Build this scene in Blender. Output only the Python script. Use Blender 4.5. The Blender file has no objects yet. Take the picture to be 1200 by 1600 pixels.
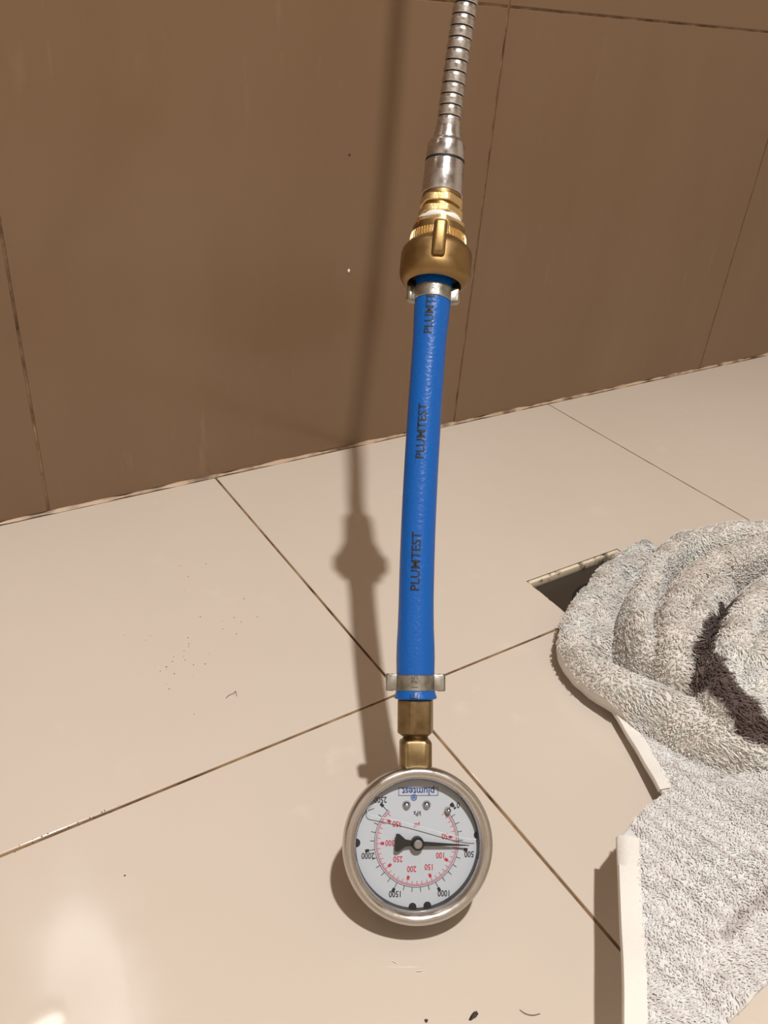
import bpy, bmesh, math, random
import numpy as np
from mathutils import Vector, Matrix

random.seed(4); rng = np.random.default_rng(7)
S = bpy.context.scene
COL = S.collection
PI = math.pi

# ------------------------------------------------------------------ camera
FPX = 1260.9                      # focal length in px of the 1200x1600 frame
YAW, PITCH, ROLL = 0.6117, 0.5573, -0.0887
CAM = np.array([0.0, -0.6686, 0.41])
fw = np.array([math.sin(YAW)*math.cos(PITCH), math.cos(YAW)*math.cos(PITCH), -math.sin(PITCH)])
rt = np.array([math.cos(YAW), -math.sin(YAW), 0.0]); dn = np.cross(fw, rt)
c_, s_ = math.cos(ROLL), math.sin(ROLL)
rt, dn = c_*rt + s_*dn, -s_*rt + c_*dn
cam_d = bpy.data.cameras.new('camera'); cam = bpy.data.objects.new('camera', cam_d); COL.objects.link(cam)
m = Matrix.Identity(4)
for i in range(3):
    m[i][0] = rt[i]; m[i][1] = -dn[i]; m[i][2] = -fw[i]; m[i][3] = CAM[i]
cam.matrix_world = m
cam_d.sensor_fit = 'VERTICAL'; cam_d.sensor_height = 24.0; cam_d.lens = FPX/1600*24.0
cam_d.clip_start = 0.01
S.camera = cam

def ray(x, y): return rt*((x-600)/FPX) + dn*((y-800)/FPX) + fw
def at(x, y, z): return CAM + ray(x, y)*z                      # point at camera depth z
def onz(x, y, h=0.0):
    d = ray(x, y); return CAM + d*((h-CAM[2])/d[2])            # point at height h
def proj(P):
    v = np.asarray(P) - CAM; z = v@fw
    return np.stack([600+FPX*(v@rt)/z, 800+FPX*(v@dn)/z, z], -1)

# ------------------------------------------------------------------ light, world, exposure
w = bpy.data.worlds.new('world'); S.world = w; w.use_nodes = True
w.node_tree.nodes['Background'].inputs[0].default_value = (1.0, 0.9, 0.8, 1)
w.node_tree.nodes['Background'].inputs[1].default_value = 0.02
LAMP = (0.125, -0.96, 2.395); LAMP_W = 36.0
S.view_settings.view_transform = 'Standard'; S.view_settings.look = 'None'
S.view_settings.gamma = 1.0; S.view_settings.use_curve_mapping = False
S.view_settings.exposure = 0.0
S.cycles.sample_clamp_indirect = 3.0; S.cycles.diffuse_bounces = 6; S.cycles.caustics_reflective = False; S.cycles.caustics_refractive = False

# ------------------------------------------------------------------ helpers
def link(o, parent=None):
    COL.objects.link(o)
    if parent is not None: o.parent = parent
    return o
def empty(name, label, cat, loc=(0,0,0), mat=None, group=None):
    o = bpy.data.objects.new(name, None); COL.objects.link(o)
    o.empty_display_size = 0.01
    if mat is not None: o.matrix_world = mat
    else: o.location = loc
    o['label'] = label; o['category'] = cat
    if group: o['group'] = group
    return o
def mesh_np(name, V, F, mat, parent=None, smooth=True, sharp=35, kind=None, label=None):
    me = bpy.data.meshes.new(name)
    me.from_pydata([tuple(v) for v in V], [], [tuple(f) for f in F]); me.update()
    return finish(name, me, mat, parent, smooth, sharp, kind, label)
def finish(name, me, mat, parent=None, smooth=True, sharp=35, kind=None, label=None):
    if mat: me.materials.append(mat)
    if smooth:
        me.shade_smooth()
        if sharp: me.set_sharp_from_angle(angle=math.radians(sharp))
    o = bpy.data.objects.new(name, me); link(o, parent)
    if kind: o['kind'] = kind
    if label: o['label'] = label
    return o
def from_bm(name, bm, mat, parent=None, **k):
    bmesh.ops.recalc_face_normals(bm, faces=bm.faces)
    me = bpy.data.meshes.new(name); bm.to_mesh(me); bm.free()
    return finish(name, me, mat, parent, **k)
def box_bm(x0, x1, y0, y1, z0, z1, bev=0.0, seg=2):
    bm = bmesh.new()
    bmesh.ops.create_cube(bm, size=1)
    for v in bm.verts:
        v.co = Vector(((x0+x1)/2+v.co.x*(x1-x0), (y0+y1)/2+v.co.y*(y1-y0), (z0+z1)/2+v.co.z*(z1-z0)))
    if bev: bmesh.ops.bevel(bm, geom=list(bm.edges), offset=bev, segments=seg, affect='EDGES', profile=0.5)
    return bm
def prism_bm(poly, axis, a, b, bev=0.0):
    """poly of 2-D points extruded; axis 'z' -> (x,y), axis 'y' -> (x,z)"""
    bm = bmesh.new()
    f = (lambda p, t: (p[0], p[1], t)) if axis == 'z' else (lambda p, t: (p[0], t, p[1]))
    vs = [bm.verts.new(f(p, a)) for p in poly]; fc = bm.faces.new(vs)
    r = bmesh.ops.extrude_face_region(bm, geom=[fc])
    d = [v for v in r['geom'] if isinstance(v, bmesh.types.BMVert)]
    for v in d:
        if axis == 'z': v.co.z = b
        else: v.co.y = b
    bmesh.ops.recalc_face_normals(bm, faces=bm.faces)
    if bev:
        es = [e for e in bm.edges if all(abs((v.co.z if axis == 'z' else v.co.y)-b) < 1e-6 for v in e.verts)]
        bmesh.ops.bevel(bm, geom=es, offset=bev, segments=2, affect='EDGES', profile=0.5)
    return bm
def lathe(name, prof, mat, parent, n=96, close=False, **k):
    """prof: list of (r,z) about local z"""
    V = []; F = []; m_ = len(prof)
    for r, z in prof:
        for i in range(n):
            t = 2*PI*i/n; V.append((r*math.cos(t), r*math.sin(t), z))
    rr = range(m_) if close else range(m_-1)
    for j in rr:
        a = j*n; b = ((j+1) % m_)*n
        for i in range(n):
            i2 = (i+1) % n; F.append((a+i, a+i2, b+i2, b+i))
    if not close:
        if prof[0][0] > 1e-6: F.append(tuple(range(n))[::-1])
        if prof[-1][0] > 1e-6: F.append(tuple(range((m_-1)*n, m_*n)))
    bm = bmesh.new(); vs = [bm.verts.new(v) for v in V]
    for f in F: bm.faces.new([vs[i] for i in f])
    bmesh.ops.remove_doubles(bm, verts=bm.verts, dist=1e-6)
    return from_bm(name, bm, mat, parent, **k)
def text_bm(txt, size, offset=0.0, align='CENTER', depth=0.0):
    cu = bpy.data.curves.new('t', 'FONT'); cu.body = txt; cu.size = size; cu.align_x = align; cu.align_y = 'CENTER'
    cu.offset = offset; cu.extrude = depth; cu.resolution_u = 3
    o = bpy.data.objects.new('t', cu); COL.objects.link(o)
    bpy.context.view_layer.update()
    dg = bpy.context.evaluated_depsgraph_get()
    me = bpy.data.meshes.new_from_object(o.evaluated_get(dg))
    bm = bmesh.new(); bm.from_mesh(me)
    bpy.data.objects.remove(o); bpy.data.curves.remove(cu); bpy.data.meshes.remove(me)
    return bm

# ------------------------------------------------------------------ materials
def mat(name, color=(.5,.5,.5), rough=.5, metal=0.0, spec=.5, coat=0.0):
    M_ = bpy.data.materials.new(name); M_.use_nodes = True
    b = M_.node_tree.nodes['Principled BSDF']
    b.inputs['Base Color'].default_value = (*color, 1); b.inputs['Roughness'].default_value = rough
    b.inputs['Metallic'].default_value = metal; b.inputs['Specular IOR Level'].default_value = spec
    b.inputs['Coat Weight'].default_value = coat
    return M_
def nd(M_, t, **k):
    n = M_.node_tree.nodes.new(t)
    for a, v in k.items():
        if a in n.inputs: n.inputs[a].default_value = v
        else: setattr(n, a, v)
    return n
def lk(M_, a, b): M_.node_tree.links.new(a, b)
def bsdf(M_): return M_.node_tree.nodes['Principled BSDF']
def noise_col(M_, scale, c1, c2, lo=.3, hi=.7, detail=4, stretch=(1,1,1), coord='Object'):
    tc = nd(M_, 'ShaderNodeTexCoord'); mp = nd(M_, 'ShaderNodeMapping'); mp.inputs['Scale'].default_value = stretch
    n = nd(M_, 'ShaderNodeTexNoise'); n.inputs['Scale'].default_value = scale; n.inputs['Detail'].default_value = detail
    r = nd(M_, 'ShaderNodeValToRGB'); r.color_ramp.elements[0].position = lo; r.color_ramp.elements[1].position = hi
    r.color_ramp.elements[0].color = (*c1, 1); r.color_ramp.elements[1].color = (*c2, 1)
    lk(M_, tc.outputs[coord], mp.inputs[0]); lk(M_, mp.outputs[0], n.inputs['Vector']); lk(M_, n.outputs['Fac'], r.inputs[0])
    return r, n, mp
def noise_rough(M_, scale, lo, hi, stretch=(1,1,1)):
    r, n, mp = noise_col(M_, scale, (lo,)*3, (hi,)*3, .35, .65, 5, stretch)
    lk(M_, r.outputs[0], bsdf(M_).inputs['Roughness'])
def noise_bump(M_, scale, strength, dist=.0005, stretch=(1,1,1), detail=3):
    tc = nd(M_, 'ShaderNodeTexCoord'); mp = nd(M_, 'ShaderNodeMapping'); mp.inputs['Scale'].default_value = stretch
    n = nd(M_, 'ShaderNodeTexNoise'); n.inputs['Scale'].default_value = scale; n.inputs['Detail'].default_value = detail
    b = nd(M_, 'ShaderNodeBump'); b.inputs['Strength'].default_value = strength; b.inputs['Distance'].default_value = dist
    lk(M_, tc.outputs['Object'], mp.inputs[0]); lk(M_, mp.outputs[0], n.inputs['Vector'])
    lk(M_, n.outputs['Fac'], b.inputs['Height']); lk(M_, b.outputs[0], bsdf(M_).inputs['Normal'])

def tile_mat(name, base, alt, light, streak, rough):
    M_ = mat(name, base, rough, spec=.5)
    r1, n1, _ = noise_col(M_, 3.2, base, alt, .35, .68, 6, streak)
    r2, n2, _ = noise_col(M_, 34.0, (0,0,0), (1,1,1), .60, .74, 5, streak)
    mul = nd(M_, 'ShaderNodeMath', operation='MULTIPLY'); mul.inputs[1].default_value = .6
    r3, n3, _ = noise_col(M_, 7.0, (0,0,0), (1,1,1), .52, .66, 3)
    mul2 = nd(M_, 'ShaderNodeMath', operation='MULTIPLY')
    lk(M_, r2.outputs[0], mul.inputs[0]); lk(M_, mul.outputs[0], mul2.inputs[0]); lk(M_, r3.outputs[0], mul2.inputs[1])
    mx = nd(M_, 'ShaderNodeMixRGB'); lk(M_, mul2.outputs[0], mx.inputs[0]); lk(M_, r1.outputs[0], mx.inputs[1])
    mx.inputs[2].default_value = (*light, 1)
    lk(M_, mx.outputs[0], bsdf(M_).inputs['Base Color'])
    noise_rough(M_, 14.0, rough*.85, rough*1.3)
    return M_
FLOOR_T = tile_mat('floor_tile_glaze', (.640,.560,.480), (.670,.590,.515), (.76,.69,.61), (1,1,1), .055)
WALL_T = tile_mat('wall_tile_glaze', (.185,.112,.062), (.205,.130,.076), (.27,.185,.12), (2.2,1,.45), .20)
GROUT = mat('stained_grout', (.2,.12,.06), .55)
_r, _n, _m = noise_col(GROUT, 45, (.075,.035,.015), (.36,.23,.12), .35, .7, 6); lk(GROUT, _r.outputs[0], bsdf(GROUT).inputs['Base Color'])
noise_rough(GROUT, 160, .12, .7)
CAULK = mat('caulk', (.6,.45,.3), .5)
_r, _n, _m = noise_col(CAULK, 26, (.10,.045,.02), (.52,.38,.26), .36, .52, 8); lk(CAULK, _r.outputs[0], bsdf(CAULK).inputs['Base Color'])
PAINT = mat('plain_paint', (.66,.60,.52), .6)
STEEL = mat('brushed_steel', (.56,.53,.50), .24, 1.0); noise_rough(STEEL, 90, .18, .38); noise_bump(STEEL, 60, .15, .0002)
CASE = mat('case_steel', (.42,.40,.38), .35, 1.0)
CHROME = mat('worn_chrome', (.55,.52,.50), .30, 1.0); noise_rough(CHROME, 400, .22, .42); noise_bump(CHROME, 500, .05, .0001)
CHROME2 = mat('polished_chrome', (.58,.55,.55), .22, 1.0); noise_rough(CHROME2, 220, .18, .32); noise_bump(CHROME2, 300, .04, .0001)
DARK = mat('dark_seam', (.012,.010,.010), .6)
BRASS = mat('cast_brass', (.31,.20,.085), .42, 1.0); noise_rough(BRASS, 120, .34, .52); noise_bump(BRASS, 500, .18, .0002)
BRASS_B = mat('blasted_bright_brass', (.80,.60,.30), .34, 1.0); noise_bump(BRASS_B, 1500, .7, .0003)
BRASS_D = mat('tarnished_brass', (.33,.22,.10), .46, 1.0)
_r, _n, _m = noise_col(BRASS_D, 130, (.20,.135,.065), (.34,.245,.13), .3, .7, 5); lk(BRASS_D, _r.outputs[0], bsdf(BRASS_D).inputs['Base Color'])
noise_bump(BRASS_D, 300, .2, .0002)
CLAMP = mat('galvanised_clamp', (.40,.38,.33), .42, 1.0)
_r, _n, _m = noise_col(CLAMP, 190, (.27,.255,.22), (.50,.48,.43), .3, .7, 6); lk(CLAMP, _r.outputs[0], bsdf(CLAMP).inputs['Base Color'])
noise_bump(CLAMP, 500, .35, .0003)
STAMP = mat('stamped_figures', (.16,.15,.13), .5, 1.0)
TAPE = mat('thread_tape', (.86,.82,.78), .55)
BLUE = mat('blue_rubber', (.003,.100,.42), .36, spec=.38)
noise_bump(BLUE, 420, .55, .0006, (1,1,1.6), 2)
INK = mat('black_print', (.008,.010,.018), .55)
RED = mat('red_print', (.62,.03,.07), .5)
NAVY = mat('navy_print', (.02,.06,.28), .5)
DIALM = mat('dial_white', (.70,.73,.80), .45)
NEEDLE = mat('needle_black', (.006,.006,.007), .5)
HUBM = mat('hub_grey', (.30,.29,.29), .45, .6)
RUBBER = mat('black_rubber', (.01,.01,.011), .5)
PLASTIC_D = mat('drain_plate', (.045,.034,.026), .42)
TILE_EDGE = mat('bare_tile_edge', (.7,.6,.45), .6)
_r, _n, _m = noise_col(TILE_EDGE, 120, (.12,.08,.045), (.78,.68,.52), .33, .5, 6); lk(TILE_EDGE, _r.outputs[0], bsdf(TILE_EDGE).inputs['Base Color'])
HEM = mat('woven_hem', (.82,.79,.745), .85)
noise_bump(HEM, 700, .5, .0005)
CLOTH = mat('towel_ground_cloth', (.62,.57,.53), .95)
_ca = nd(CLOTH, 'ShaderNodeVertexColor', layer_name='Col'); lk(CLOTH, _ca.outputs[0], bsdf(CLOTH).inputs['Base Color'])
PILE = mat('terry_loops', (.75,.70,.66), .9, spec=.2)
_ca = nd(PILE, 'ShaderNodeVertexColor', layer_name='Col'); lk(PILE, _ca.outputs[0], bsdf(PILE).inputs['Base Color'])
for _m in (PILE, CLOTH):
    bsdf(_m).inputs['Sheen Weight'].default_value = .15; bsdf(_m).inputs['Specular IOR Level'].default_value = .15
for _m in (PILE, CLOTH):
    _t = nd(_m, 'ShaderNodeBsdfTranslucent'); _x = nd(_m, 'ShaderNodeMixShader'); _x.inputs[0].default_value = .12 if _m is PILE else .1
    _v = [n for n in _m.node_tree.nodes if n.bl_idname == 'ShaderNodeVertexColor'][0]; lk(_m, _v.outputs[0], _t.inputs[0])
    lk(_m, bsdf(_m).outputs[0], _x.inputs[1]); lk(_m, _t.outputs[0], _x.inputs[2]); lk(_m, _x.outputs[0], _m.node_tree.nodes['Material Output'].inputs[0])
# clear window: transparent with fresnel reflection, slightly scratched
GLASS = bpy.data.materials.new('gauge_window'); GLASS.use_nodes = True
nt = GLASS.node_tree; nt.nodes.clear()
o_ = nt.nodes.new('ShaderNodeOutputMaterial'); mix = nt.nodes.new('ShaderNodeMixShader'); tr = nt.nodes.new('ShaderNodeBsdfTransparent')
gl = nt.nodes.new('ShaderNodeBsdfGlossy'); fr = nt.nodes.new('ShaderNodeFresnel'); bp = nt.nodes.new('ShaderNodeBump'); nz = nt.nodes.new('ShaderNodeTexNoise'); tcg = nt.nodes.new('ShaderNodeTexCoord')
gl.inputs['Roughness'].default_value = .10; fr.inputs[0].default_value = 1.5; nz.inputs['Scale'].default_value = 70; nz.inputs['Detail'].default_value = 1
bp.inputs['Strength'].default_value = .25; bp.inputs['Distance'].default_value = .001
tr.inputs[0].default_value = (.97,.98,.98,1)
nt.links.new(tcg.outputs['Object'], nz.inputs['Vector']); nt.links.new(nz.outputs[0], bp.inputs['Height']); nt.links.new(bp.outputs[0], gl.inputs['Normal'])
nt.links.new(fr.outputs[0], mix.inputs[0]); nt.links.new(tr.outputs[0], mix.inputs[1]); nt.links.new(gl.outputs[0], mix.inputs[2]); nt.links.new(mix.outputs[0], o_.inputs[0])
WATER = mat('water', (.9,.9,.9), .03); bsdf(WATER).inputs['Transmission Weight'].default_value = 1.0
MENISCUS = mat('clear_line', (.95,.96,.97), .15)

# ------------------------------------------------------------------ setting
def struct(o): o['kind'] = 'structure'; return o
RX0, RX1, RY0, CEIL = -1.1, 1.75, -1.95, 2.4
WJ = [0.1005-.451, .1005, .5578, 1.0028, 1.4538]         # vertical joints of the end wall
FJ = [.2591-.897, .2591-.4485, .2591, .7061, 1.1531, 1.6]
ROW = -.339
G = .0010                                                # half joint
FT = .009
floor_ = struct(from_bm('floor', box_bm(RX0, RX1, RY0, 0.0, -.03, -.0012-FT+.0), GROUT, None, smooth=False))
# grout bed as raised surface between tiles, cut where the drain sits
DX0, DX1, DY0, DY1 = .4300, .5420, -.392, -.2780
def rect_minus(x0, x1, y0, y1):
    return [(x0,y0),(x1,y0),(x1,y1),(x0,y1)]
bed = [(RX0,0),(RX0,RY0),(RX1,RY0),(RX1,0)]
for a in ([(RX0,RY0),(RX1,RY0),(RX1,DY0),(RX0,DY0)], [(RX0,DY1),(RX1,DY1),(RX1,0),(RX0,0)],
          [(RX0,DY0),(DX0,DY0),(DX0,DY1),(RX0,DY1)], [(DX1,DY0),(RX1,DY0),(RX1,DY1),(DX1,DY1)]):
    o = from_bm('grout', prism_bm(a, 'z', -.0012-FT, -.0009), GROUT, floor_, smooth=False)
def tile(poly, axis='z', t0=-FT, t1=0.0, m_=FLOOR_T, parent=floor_, bev=.0006):
    return from_bm('tile', prism_bm(poly, axis, t0, t1, bev), m_, parent, smooth=False)
rows = [(0-.0016, ROW), (ROW, ROW-.4485), (ROW-.4485, ROW-.897), (ROW-.897, RY0)]
cols = [RX0]+FJ+[RX1]
for (y1, y0) in rows:
    for x0, x1 in zip(cols[:-1], cols[1:]):
        a, b, c, d = x0+G, x1-G, max(y0, RY0)+G, y1-G
        if x0 < DX0 < x1 and y1 > DY1 and y0 < DY1:      # notch in its front edge for the drain
            poly = [(a,c),(DX0,c),(DX0,DY1),(DX1,DY1),(DX1,c),(b,c),(b,d),(a,d)]
        elif x0 < DX0 < x1 and y1 == ROW:                # notch in its rear edge
            poly = [(a,c),(b,c),(b,d),(DX1,d),(DX1,DY0),(DX0,DY0),(DX0,d),(a,d)]
        else: poly = [(a,c),(b,c),(b,d),(a,d)]
        tile(poly)
# walls
wall_b = struct(from_bm('wall_back', box_bm(RX0-.05, RX1+.05, .0105, .06, -.03, CEIL), GROUT, None, smooth=False))
HZ = [.0012]; z = .4187
while z < CEIL: HZ.append(z); z += .4187
HZ.append(CEIL)
wc = [RX0]+WJ+[RX1]
for z0, z1 in zip(HZ[:-1], HZ[1:]):
    for x0, x1 in zip(wc[:-1], wc[1:]):
        poly = [(x0+G, z0+G), (x0+G, z1-G), (x1-G, z1-G), (x1-G, z0+G)]
        tile(poly, 'y', .0100, 0.0, WALL_T, wall_b, .0006)
from_bm('grout', box_bm(RX0, RX1, .0012, .0105, 0, CEIL), GROUT, wall_b, smooth=False)
# caulk bead along the foot of the wall (uneven)
V = []; F = []; N = 700
for i in range(N+1):
    x = RX0 + (RX1-RX0)*i/N
    k = .0016+.0005*math.sin(x*61)+.0004*math.sin(x*173+1)+random.uniform(-.00015,.00015)
    V += [(x, .0004, k*1.5), (x, -k*.5, k*.62), (x, -k*1.15, .00003), (x, .0008, -.001)]
    if i:
        b = 4*i
        for j in range(3): F.append((b-4+j, b-3+j, b+1+j, b+j))
struct(mesh_np('trim_1', V, F, CAULK))
for nm, bx_ in (('wall_left', (RX0-.05, RX0, RY0, 0.06, -.03, CEIL)), ('wall_right', (RX1, RX1+.05, RY0, .06, -.03, CEIL)),
                ('wall_front', (RX0-.05, RX1+.05, RY0-.05, RY0, -.03, CEIL))):
    struct(from_bm(nm, box_bm(*bx_), PAINT, None, smooth=False))
struct(from_bm('ceiling', box_bm(RX0-.05, RX1+.05, RY0-.05, .06, CEIL, CEIL+.04), mat('ceiling_paint', (.8,.77,.72), .8), None, smooth=False))

def downlight(loc, watts, label, size=.075):
    r = empty('ceiling_lamp', label, 'lamp', loc)
    lathe('rim', [(size*.62, .004), (size*.62, -.002), (size*.75, -.003), (size*.78, .004)], mat('white_rim', (.8,.8,.8), .4), r, 48)
    ld = bpy.data.lights.new('bulb', 'AREA'); ld.shape = 'DISK'; ld.size = size; ld.energy = watts; ld.color = (1.0, .975, .94); ld.spread = math.radians(150)
    lo = bpy.data.objects.new('bulb', ld); link(lo, r); lo.location = (0, 0, -.006)
    return r
downlight(LAMP, LAMP_W, 'small round recessed ceiling lamp over the shower floor')
# added glowing disc, unseen on the wall: gives the floor its lower left glare
GLOW = mat('added_glare_glow', (1, 1, 1), .5); bsdf(GLOW).inputs['Emission Color'].default_value = (1, .93, .84, 1); bsdf(GLOW).inputs['Emission Strength'].default_value = 14.0
wl = empty('glare_disc', 'added round glowing disc on the wall, unseen, makes the glare in the lower left floor tile', 'lamp', (-.012, -.001, .775), Matrix.Translation((-.012, -.001, .775)) @ Matrix.Rotation(PI/2, 4, 'X'))
lathe('disc_rim', [(.028, 0), (.028, .008), (.024, .010), (.022, .009)], mat('glare_disc_rim', (.7,.7,.7), .4), wl, 48)
lathe('lens', [(0, .0105), (.012, .0102), (.0218, .0095)], GLOW, wl, 48)  # glowing face of the added disc

# ------------------------------------------------------------------ gauge frame
cd = -ray(653, 1322); az = math.atan2(cd[1], cd[0]) + math.radians(14); el = math.radians(41.5)
gn = np.array([math.cos(el)*math.cos(az), math.cos(el)*math.sin(az), math.sin(el)])
gu = np.cross([0,0,1], gn); gu /= np.linalg.norm(gu); gv = np.cross(gn, gu)
gc = at(655.0, 1322.2, .4135); GS = 1.007
# ------------------------------------------------------------------ the path all fittings and hoses follow
stem = lambda k: gc + GS*(-.014*gn + k*gv)
ctrl = [stem(k) for k in (.030, .045, .060, .0735, .086)]
for x, y, z in [(649, 1000, .4440), (650, 900, .4495), (653.7, 800, .4550), (659, 700, .4605), (669, 560, .4680), (675.5, 470, .4725),
                (678.5, 445, .4745), (681.5, 410, .4770), (686.5, 345, .4812), (691.5, 300, .4830), (694.7, 255, .4832), (698.5, 215, .4826),
                (703, 170, .4805), (711, 110, .4765), (726, 0, .4685)]:
    ctrl.append(at(x, y, z))
e = ctrl[-1]
for q in ((.3600,-.206,.497), (.376,-.185,.590), (.385,-.168,.690), (.392,-.145,.790), (.396,-.11,.93), (.398,-.07,1.10), (.398,-.05,1.22)): ctrl.append(np.array(q))
ctrl = np.array(ctrl)
for _ in range(2):                                             # light smoothing beyond the stem
    c2 = ctrl.copy(); c2[5:-1] = .25*ctrl[4:-2]+.5*ctrl[5:-1]+.25*ctrl[6:]; ctrl = c2
def catmull(P, n=40):
    out = []
    Q = np.vstack([2*P[0]-P[1], P, 2*P[-1]-P[-2]])
    for i in range(1, len(Q)-2):
        p0, p1, p2, p3 = Q[i-1:i+3]
        d01 = np.linalg.norm(p1-p0)**.5; d12 = np.linalg.norm(p2-p1)**.5; d23 = np.linalg.norm(p3-p2)**.5
        m1 = p2-p1 + d12*((p1-p0)/d01-(p2-p0)/(d01+d12)); m2 = p2-p1 + d12*((p3-p2)/d23-(p3-p1)/(d12+d23))
        for j in range(n):
            t = j/n; out.append((2*t**3-3*t**2+1)*p1+(t**3-2*t**2+t)*m1+(-2*t**3+3*t**2)*p2+(t**3-t**2)*m2)
    out.append(P[-1]); return np.array(out)
PTH = catmull(ctrl); ARC = np.concatenate([[0], np.cumsum(np.linalg.norm(np.diff(PTH, axis=0), axis=1))])
PPX = proj(PTH)
def pos(s): return np.array([np.interp(s, ARC, PTH[:, i]) for i in range(3)])
def frame(s):
    a = pos(s+.002)-pos(s-.002) if .002 < s < ARC[-1]-.002 else (pos(min(s+.004, ARC[-1]))-pos(max(s-.004, 0)))
    a /= np.linalg.norm(a); p = pos(s)
    f = CAM*np.array([1,1,1]) - p; f = f-(f@a)*a; f /= np.linalg.norm(f)         # f: the side seen in the photo
    r = np.cross(a, f)                                                           # r: to picture right
    if r@rt < 0: r = -r
    return p, a, f, r
def SY(y):                                                                       # arc length where the path crosses picture row y
    k = np.argmin(np.abs(PPX[:1100, 1]-y)); return ARC[k]
def sweep(name, prof, material, root, n=64, rf=None, cap=True, **k):
    """prof: (s, r); rf(j, r, theta)->r ; theta=0 faces the viewer's side"""
    V = []; F = []; off = np.array(root.location) if root is not None else 0
    for j, (s, r) in enumerate(prof):
        p, a, f, rr = frame(s)
        for i in range(n):
            t = 2*PI*i/n; q = rf(j, r, t) if rf else r
            V.append(p - off + q*(math.cos(t)*f + math.sin(t)*rr))
    for j in range(len(prof)-1):
        for i in range(n):
            i2 = (i+1) % n; F.append((j*n+i, j*n+i2, (j+1)*n+i2, (j+1)*n+i))
    if cap:
        F.append(tuple(range(n))[::-1]); F.append(tuple(range((len(prof)-1)*n, len(prof)*n)))
    bm = bmesh.new(); vs = [bm.verts.new(v) for v in V]
    for f_ in F: bm.faces.new([vs[i] for i in f_])
    return from_bm(name, bm, material, root, **k)
def hexr(phi, ch=1.0):
    def g(j, r, t):
        d = ((t+phi+PI/6) % (PI/3)) - PI/6
        return min(r/math.cos(d), r*ch*1.10)
    return g
def rounded(s0, s1, r, b=.0006, n=3):
    out = []
    for i in range(n+1):
        t = PI/2*i/n; out.append((s0+b*(1-math.sin(t)), r-b*(1-math.cos(t)) if False else r-b+b*math.sin(t)))
    out = [(s0+b*(1-math.cos(PI/2*i/n)), r-b+b*math.sin(PI/2*i/n)) for i in range(n+1)]
    out += [(s1-b*(1-math.cos(PI/2*i/n)), r-b+b*math.sin(PI/2*i/n)) for i in range(n, -1, -1)]
    return out

# ------------------------------------------------------------------ pressure gauge
GM = Matrix.Identity(4)
for i in range(3):
    GM[i][0] = gu[i]*GS; GM[i][1] = gv[i]*GS; GM[i][2] = gn[i]*GS; GM[i][3] = gc[i]
gauge = empty('pressure_gauge', 'round steel pressure gauge with white upside-down dial at the foot of the blue hose', 'gauge', mat=GM)
RB = .0388
lathe('case', [(.0, -.0290), (.0300, -.0290), (.0335, -.0275), (.0345, -.0250), (.0345, -.003), (.0335, -.003), (.0335, -.0120), (.0, -.0120)], CASE, gauge, 96, sharp=40)
lathe('bezel', [(.0345,-.0100),(.0372,-.0098),(.0384,-.0088),(RB,-.0068),(RB,-.0035),(.0385,-.0016),(.0377,-.0004),(.0364,.0002),(.0348,.0000),(.0334,-.0010),(.0325,-.0024),(.0321,-.0040),(.0321,-.0100)], STEEL, gauge, 128, close=True, sharp=50)
lathe('seal_ring', [(.0319,-.0042),(.0323,-.0040),(.0323,-.0085),(.0319,-.0085)], RUBBER, gauge, 96, close=True)
ZD = -.0088
dial = lathe('dial', [(.0, ZD), (.0330, ZD), (.0330, ZD-.0008)], DIALM, gauge, 96)
# prints: real-dial axes, x right / y up, the whole dial is mounted upside down
PX = .0000785
def flat(name, parts, m_, parent, z):
    bm = bmesh.new()
    for b, x, y, r in parts:
        M_ = Matrix.Rotation(PI-math.radians(.5), 4, 'Z') @ Matrix.Translation((x*PX, y*PX, 0)) @ Matrix.Rotation(r, 4, 'Z')
        b.transform(M_); t = bpy.data.meshes.new('t'); b.to_mesh(t); b.free(); bm.from_mesh(t); bpy.data.meshes.remove(t)
    for v in bm.verts: v.co.z = z
    me = bpy.data.meshes.new(name); bm.normal_update()
    for f in bm.faces:
        if f.normal.z < 0: f.normal_flip()
    bm.to_mesh(me); bm.free()
    return finish(name, me, m_, parent, smooth=False)
def rectb(w_, h_):
    b = bmesh.new(); vs = [b.verts.new(p) for p in ((-w_/2*PX,-h_/2*PX,0),(w_/2*PX,-h_/2*PX,0),(w_/2*PX,h_/2*PX,0),(-w_/2*PX,h_/2*PX,0))]; b.faces.new(vs); return b
def arcb(r, wd, a0, a1, n=90):
    b = bmesh.new(); pr = None
    for i in range(n+1):
        t = math.radians(a0+(a1-a0)*i/n); c, s = math.cos(t), math.sin(t)
        q = [b.verts.new(((r-wd/2)*PX*c, (r-wd/2)*PX*s, 0)), b.verts.new(((r+wd/2)*PX*c, (r+wd/2)*PX*s, 0))]
        if pr: b.faces.new((pr[0], pr[1], q[1], q[0]))
        pr = q
    return b
def discb(r, n=24, a0=0, a1=360):
    b = bmesh.new(); vs = [b.verts.new((r*PX*math.cos(math.radians(a0+(a1-a0)*i/n)), r*PX*math.sin(math.radians(a0+(a1-a0)*i/n)), 0)) for i in range(n if a1-a0 == 360 else n+1)]
    b.faces.new(vs); return b
def T(s, size, off=0, sx=.80):
    b = text_bm(s, size*PX, off*PX)
    for v in b.verts: v.co.x *= sx
    return b
blk = []; red = []
blk.append((arcb(281, 3.6, -47, 227), 0, 0, 0)); red.append((arcb(270, 4.5, -47, 227), 0, 0, 0)); red.append((arcb(262, 2, -47, 227), 0, 0, 0))
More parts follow.
